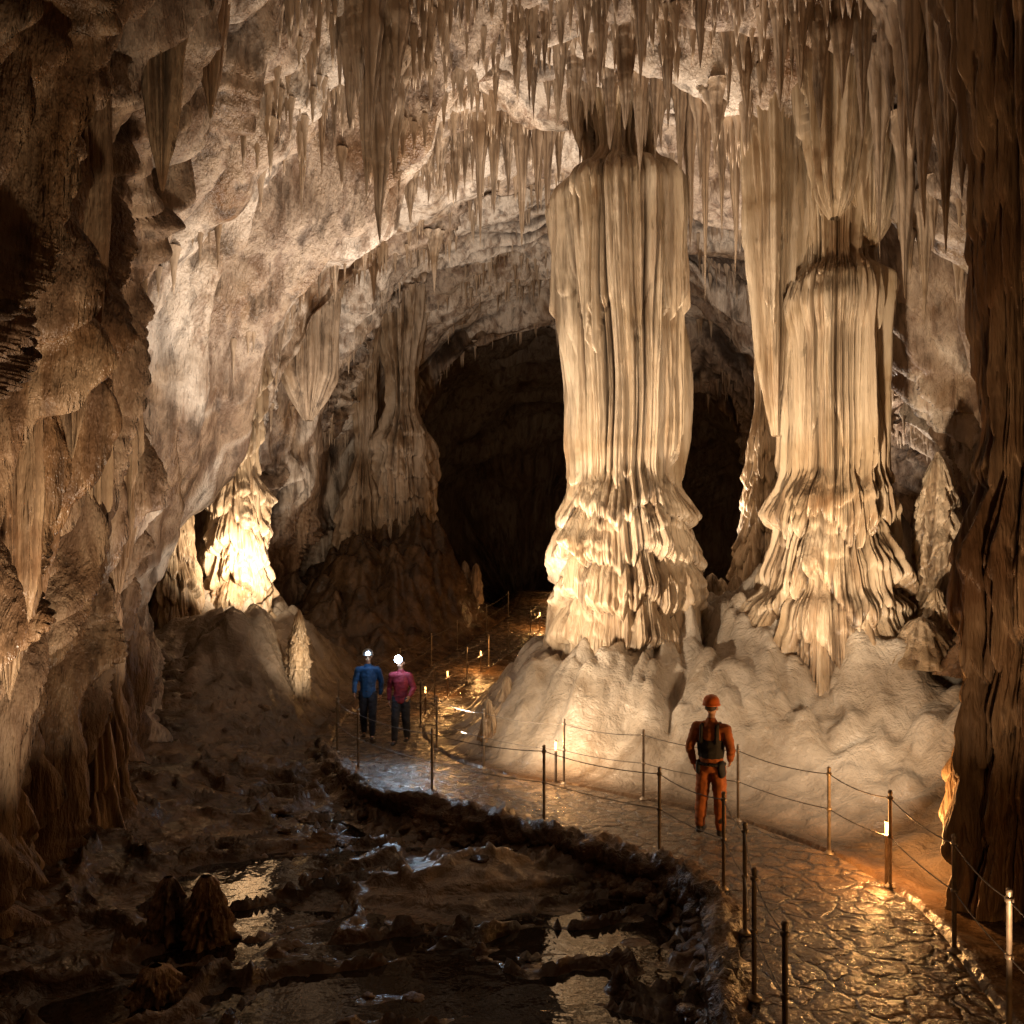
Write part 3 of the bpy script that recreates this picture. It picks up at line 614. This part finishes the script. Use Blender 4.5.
def person(loc,rotz,pose,mj,mt,label,helmet=None,lamp=True,scale=1.0,vest=None,female=False,lens=1.0):
    J=pose
    hip=J['hip'];HZ=hip[2]
    k=.93 if female else 1.0
    vs=[];fs=[]
    T=[((hip[0],hip[1],HZ),(.15,.105,.11)),((hip[0],hip[1]-.0,HZ+.16),(.135*k,.095,.1)),((0,0+J.get('lean',0)*.5,HZ+.34),(.165*k,.105,.1)),((0,J.get('lean',0),HZ+.46),(.15*k,.09,.08))]
    chain(vs,fs,T)
    neck=(0,J.get('lean',0)-.005,HZ+.56)
    chain(vs,fs,[(T[-1][0],.07),(neck,.055),((neck[0],neck[1]-.015,neck[2]+.07),.052)])
    hc=np.array((neck[0],neck[1]-.02,neck[2]+.17)); hd=J.get('head',0)
    ch,sh=math.cos(hd),math.sin(hd); Rm=np.array([[ch,-sh,0],[sh,ch,0],[0,0,1]])
    def hp(p): return hc+Rm@np.array(p)
    ell(vs,fs,hp((0,.012,.02)),(.077,.095,.10),Rm); ell(vs,fs,hp((0,-.03,-.05)),(.055,.06,.062),Rm)
    ell(vs,fs,hp((0,-.098,-.018)),(.013,.02,.026),Rm); ell(vs,fs,hp((0,-.085,-.058)),(.024,.012,.010),Rm);ell(vs,fs,hp((0,-.078,.022)),(.05,.02,.012),Rm)
    for s in(-1,1): ell(vs,fs,hp((s*.078,.012,-.008)),(.012,.022,.032),Rm)
    for s in (-1,1):
        q='R' if s>0 else 'L'
        sh_=np.array((s*.185*k,J.get('lean',0),HZ+.47)); el=np.array(J['el'+q]);wr_=np.array(J['wr'+q])
        chain(vs,fs,[((s*.09,J.get('lean',0),HZ+.47),.06),(sh_,.056),(el,.040),(wr_,.027)])
        fd=(wr_-el);fd/=np.linalg.norm(fd)
        side=np.cross(fd,(1,0,0));side/=np.linalg.norm(side)+1e-9
        pc=wr_+fd*.05
        chain(vs,fs,[(wr_,.024),(pc+side*.014,.02),(pc+side*.012+fd*.03,.019)]); chain(vs,fs,[(wr_,.024),(pc-side*.014,.02),(pc-side*.018+fd*.03,.018)])
        cl=np.array((-s*1.0,0,0))
        for f,(o,l) in enumerate(((.033,.07),(.011,.082),(-.011,.075),(-.033,.058))):
            b=pc+fd*.035+side*o; m1=b+fd*l*.5+cl*.006; m2=b+fd*l*.85+cl*.03
            chain(vs,fs,[(b,.010),(m1,.009),(m2,.0075)])
        b=wr_+fd*.035+side*.03; chain(vs,fs,[(b,.013),(b+side*.025+fd*.03+cl*.01,.011),(b+side*.03+fd*.055+cl*.02,.009)])
        hj=(hip[0]+s*.085,hip[1],HZ-.02);kn=np.array(J['kn'+q]);an=np.array(J['an'+q])
        chain(vs,fs,[(hj,.09),(kn,.056),(kn*.45+an*.55+np.array((0,.015,.02)),.055),(an,.036)])
        chain(vs,fs,[(an,.036),(an+np.array((0,-.07,-.045)),.034),(an+np.array((0,-.15,-.055)),.028)])
    body=fuse("person",vs,fs,.007,M_skin,None,3)
    body.location=loc;body.rotation_euler[2]=rotz;body.scale=(scale,)*3
    body["label"]=label;body["category"]="person"
    vs=[];fs=[]
    chain(vs,fs,[((hip[0],hip[1],HZ-.06),(.172,.128,.06)),((hip[0],hip[1],HZ+.14),(.158*k,.118,.1)),((0,J.get('lean',0)*.5,HZ+.34),(.188*k,.128,.1)),((0,J.get('lean',0),HZ+.46),(.165*k,.11,.08))])
    chain(vs,fs,[((0,J.get('lean',0),HZ+.5),.085),((neck[0],neck[1],neck[2]-.0),.066)])
    for s in(-1,1):
        q='R' if s>0 else 'L'
        sh_=np.array((s*.19*k,J.get('lean',0),HZ+.465)); el=np.array(J['el'+q]);wr_=np.array(J['wr'+q])
        chain(vs,fs,[((s*.09,J.get('lean',0),HZ+.47),.075),(sh_,.074),(el,.058),(el+(wr_-el)*.93,.042)])
    fuse("jacket",vs,fs,.012,mj,body,2,.014,3)
    vs=[];fs=[]
    chain(vs,fs,[((hip[0],hip[1],HZ-.04),(.16,.118,.09)),((hip[0],hip[1],HZ+.05),(.155,.115,.06))])
    for s in(-1,1):
        q='R' if s>0 else 'L'
        hj=(hip[0]+s*.085,hip[1],HZ-.03);kn=np.array(J['kn'+q]);an=np.array(J['an'+q])
        chain(vs,fs,[(hj,.108),(kn,.082),(an+np.array((0,0,.05)),.066)])
    fuse("trousers",vs,fs,.012,mt,body,2,.018,8)
    for s in(-1,1):
        q='R' if s>0 else 'L';an=np.array(J['an'+q]);vs=[];fs=[]
        chain(vs,fs,[(an+np.array((0,0,.14)),.066),(an+np.array((0,0,-.02)),.054)]);chain(vs,fs,[(an+np.array((0,.03,-.045)),(.05,.05,.035)),(an+np.array((0,-.15,-.048)),(.052,.05,.032))])
        fuse("boot",vs,fs,.01,M_boot,body,2)
    for s in(-1,1):
        vs=[];fs=[];ell(vs,fs,hp((s*.03,-.083,.0)),(.012,.01,.008),Rm);add("eye",pymesh("eye",vs,fs),M_eye,parent=body)
    vs=[];fs=[]
    ell(vs,fs,hp((0,.03,.035)),(.085,.10,.095),Rm)
    if female: chain(vs,fs,[(hp((0,.08,.0)),.05),(hp((0,.12,-.12)),.03)])
    fuse("hair",vs,fs,.01,M_hair,body,2)
    if helmet:
        pr=[(.125,0),(.128,.012),(.118,.02),(.116,.05),(.104,.09),(.078,.122),(.04,.138),(.005,.142)]
        me=lathe("helmet",pr,28); h=add("helmet",me,helmet,parent=body,loc=tuple(hp((0,.008,.03)))); h.scale=(.92,1.08,1);h.rotation_euler[2]=hd
    if lamp:
        me=lathe("headlamp",[(.03,0),(.036,.01),(.036,.03),(.026,.04)],16)
        hl=add("headlamp",me,M_black,parent=body,loc=tuple(hp((0,-.10 if not helmet else -.115,.085)))); hl.rotation_euler=(math.radians(90),0,hd); hl.scale=(lens,lens,1)
        if lamp!='off':
            add("lamp_lens",lathe("lamp_lens",[(.001,.041),(.034,.041),(.034,.05),(.026,.062),(.001,.068)],16),M_headlamp,parent=hl)
        if not helmet:
            b=add("head_strap",lathe("head_strap",[(.098,-.012),(.10,0),(.098,.012)],24,cap=False),M_black,parent=body,loc=tuple(hp((0,.012,.07)))); b.scale=(.88,1.05,1)
    if vest:
        vs=[];fs=[]
        chain(vs,fs,[((0,J.get('lean',0)*.3,HZ+.1),(.17,.132,.05)),((0,J.get('lean',0)*.5,HZ+.3),(.188,.140,.08))])
        for s in(-1,1): chain(vs,fs,[((s*.10,.09,HZ+.3),(.03,.05,.03)),((s*.10,.06,HZ+.5),(.03,.06,.03)),((s*.10,-.04,HZ+.52),(.03,.06,.03)),((s*.1,-.1,HZ+.3),(.03,.05,.03))])
        fuse("harness_vest",vs,fs,.011,vest,body,2,.008,5)
        vs=[];fs=[]
        chain(vs,fs,[((-.14,.03,HZ-.02),(.05,.1,.09)),((-.15,.03,HZ-.1),(.05,.09,.07))]);chain(vs,fs,[((.14,.03,HZ-.02),(.05,.1,.08)),((.14,.03,HZ-.08),(.05,.09,.07))])
        fuse("hip_bag",vs,fs,.011,vest,body,2,.008,6)
        vs=[];fs=[]
        n=30
        for i in range(n):
            a=2*math.pi*i/n; ell(vs,fs,(hip[0]+.178*math.cos(a),hip[1]+.135*math.sin(a),HZ+.01),(.022,.022,.025))
        fuse("belt",vs,fs,.01,vest,body,1)
    return body
M_orange=plain("orange_overalls",(.36,.11,.028),.8,ns=5,var=.35);M_blue=plain("blue_jacket",(.02,.10,.27),.6);M_pink=plain("pink_jacket",(.33,.04,.07),.65);M_navy=plain("dark_trousers",(.03,.035,.05),.8)
M_helm=plain("orange_helmet",(.65,.16,.03),.35,var=.05);M_helmw=plain("grey_helmet",(.30,.31,.33),.4,var=.05)
stand=dict(hip=(0,0,.93),elL=(-.27,.04,1.14),wrL=(-.22,-.12,.98),elR=(.27,.05,1.13),wrR=(.25,-.07,.90),knL=(-.11,-.02,.5),knR=(.12,-.01,.5),anL=(-.13,.02,.09),anR=(.15,0,.09),lean=0.0,head=0)
walkA=dict(hip=(0,0,.93),elL=(-.26,-.03,1.14),wrL=(-.25,-.2,.96),elR=(.26,.1,1.14),wrR=(.25,.06,.89),knL=(-.09,.0,.5),knR=(.10,-.13,.52),anL=(-.09,.16,.10),anR=(.10,-.15,.09),lean=-.02,head=.1)
walkB=dict(hip=(0,0,.93),elL=(-.26,.1,1.14),wrL=(-.26,.06,.89),elR=(.27,-.02,1.14),wrR=(.22,-.19,1.0),knL=(-.09,-.13,.52),knR=(.10,.0,.5),anL=(-.10,-.15,.09),anR=(.09,.16,.10),lean=-.02,head=-.1)
g1=gp(711,837);person((g1[0],g1[1],.03),math.radians(150),stand,M_orange,M_orange,"person in orange caving suit, helmet and dark harness standing on walkway",helmet=M_helm,lamp='off',vest=M_black)
g2=gp(368,740);person((g2[0],g2[1],.03),math.radians(5),walkA,M_blue,M_navy,"person in blue jacket with headlamp walking along the walkway",helmet=M_helmw,lamp=True,scale=1.02,lens=1.1)
g3=gp(401,745);person((g3[0],g3[1],.03),math.radians(-5),walkB,M_pink,M_navy,"person in pink jacket with bright headlamp walking along walkway",lamp=True,scale=.98,female=True,lens=2.3)
light("headlamp_beam",'SPOT',(g2[0],g2[1]-.25,1.75),45,(.60,.80,1),.03,target=(g2[0]+.9,g2[1]-3.2,-.0),angle=math.radians(50))
light("headlamp_beam",'SPOT',(g3[0],g3[1]-.25,1.68),110,(.60,.80,1),.03,target=(g3[0]+1.5,g3[1]-3.2,-.0),angle=math.radians(60))
light("headlamp_spill",'POINT',(g3[0]+.02,g3[1]-.45,1.70),4,(.70,.85,1),.02)

# ---------------- floodlights (cave show lighting, plus one added tunnel light)
A_='AREA'
def fz(x,y,h=.25): return (x,y,floor_z(x,y)+h)
light("floodlight",A_,(-.6,12.3,.9),160,WH,.25,(2.3,16.5,6.6),75)
light("floodlight",A_,(3.6,9.9,1.2),130,WH,.25,(5.8,14.6,6.2),70)
light("floodlight",A_,(-.4,12.6,1.2),75,WH,.25,(4.0,15.0,.6),150)
light("floodlight",A_,(4.7,10.3,1.4),40,WH,.3,(3.6,14.5,.8),160)
light("floodlight",A_,fz(-5.9,18.9,.7),130,WH,.25,(-7.3,21.4,4.4),100)
light("floodlight",A_,(-3.9,16.6,.9),10,WH,.2,(-4.95,18.6,1.8),60)
light("floodlight",A_,fz(4.3,19.8,.8),600,WHT,.4,(2.5,16.0,14),125)
light("floodlight",A_,(-1.0,14.6,.5),330,WHT,.3,(-1.5,16.0,14),90)
light("floodlight",A_,(2.0,12.6,.8),120,WHT,.3,(2.2,13.5,13),80)
light("floodlight",A_,fz(-4.6,21.5,.6),300,WHT,.4,(-3,26,15),90)
light("floodlight",A_,(-2.3,10.6,.1),115,WHT,.25,(-6.4,15.6,9.4),75)
light("floodlight",A_,fz(7.6,20.5,.8),380,WHT,.3,(8,23,13),100)
light("floodlight",A_,fz(-5.2,26.0,.7),55,WHT,.3,(-6,30,13),90)
light("floodlight",A_,(-2.7,5.7,-.1),110,WH,.2,(-6.0,10.5,8.0),80)
light("floodlight",A_,(3.6,5.2,-.0),75,AMB,.3,(5.6,8.6,7.5),80)
light("floodlight",A_,(3.0,41.0,2.8),25,AMB,.4,(3,50,9),120)  # added light deep in the tunnel, only to bring out rock texture

# ---------------- world
w=bpy.data.worlds.new("World"); sc.world=w; w.use_nodes=True
w.node_tree.nodes["Background"].inputs[0].default_value=(.9,.62,.4,1); w.node_tree.nodes["Background"].inputs[1].default_value=.008
# ---------------- camera
cd=bpy.data.cameras.new("camera"); cam=bpy.data.objects.new("camera",cd);col.objects.link(cam)
cam.location=(0,0,CAMZ);cam.rotation_euler=(math.radians(90),0,0);cd.sensor_width=36;cd.lens=36*FP/1024;cd.shift_y=(HY-512)/1024;cd.clip_end=300;cd.clip_start=.05
sc.camera=cam
sc.view_settings.view_transform='Standard';sc.view_settings.look='None';sc.view_settings.exposure=0
print("stalactites",cnt)
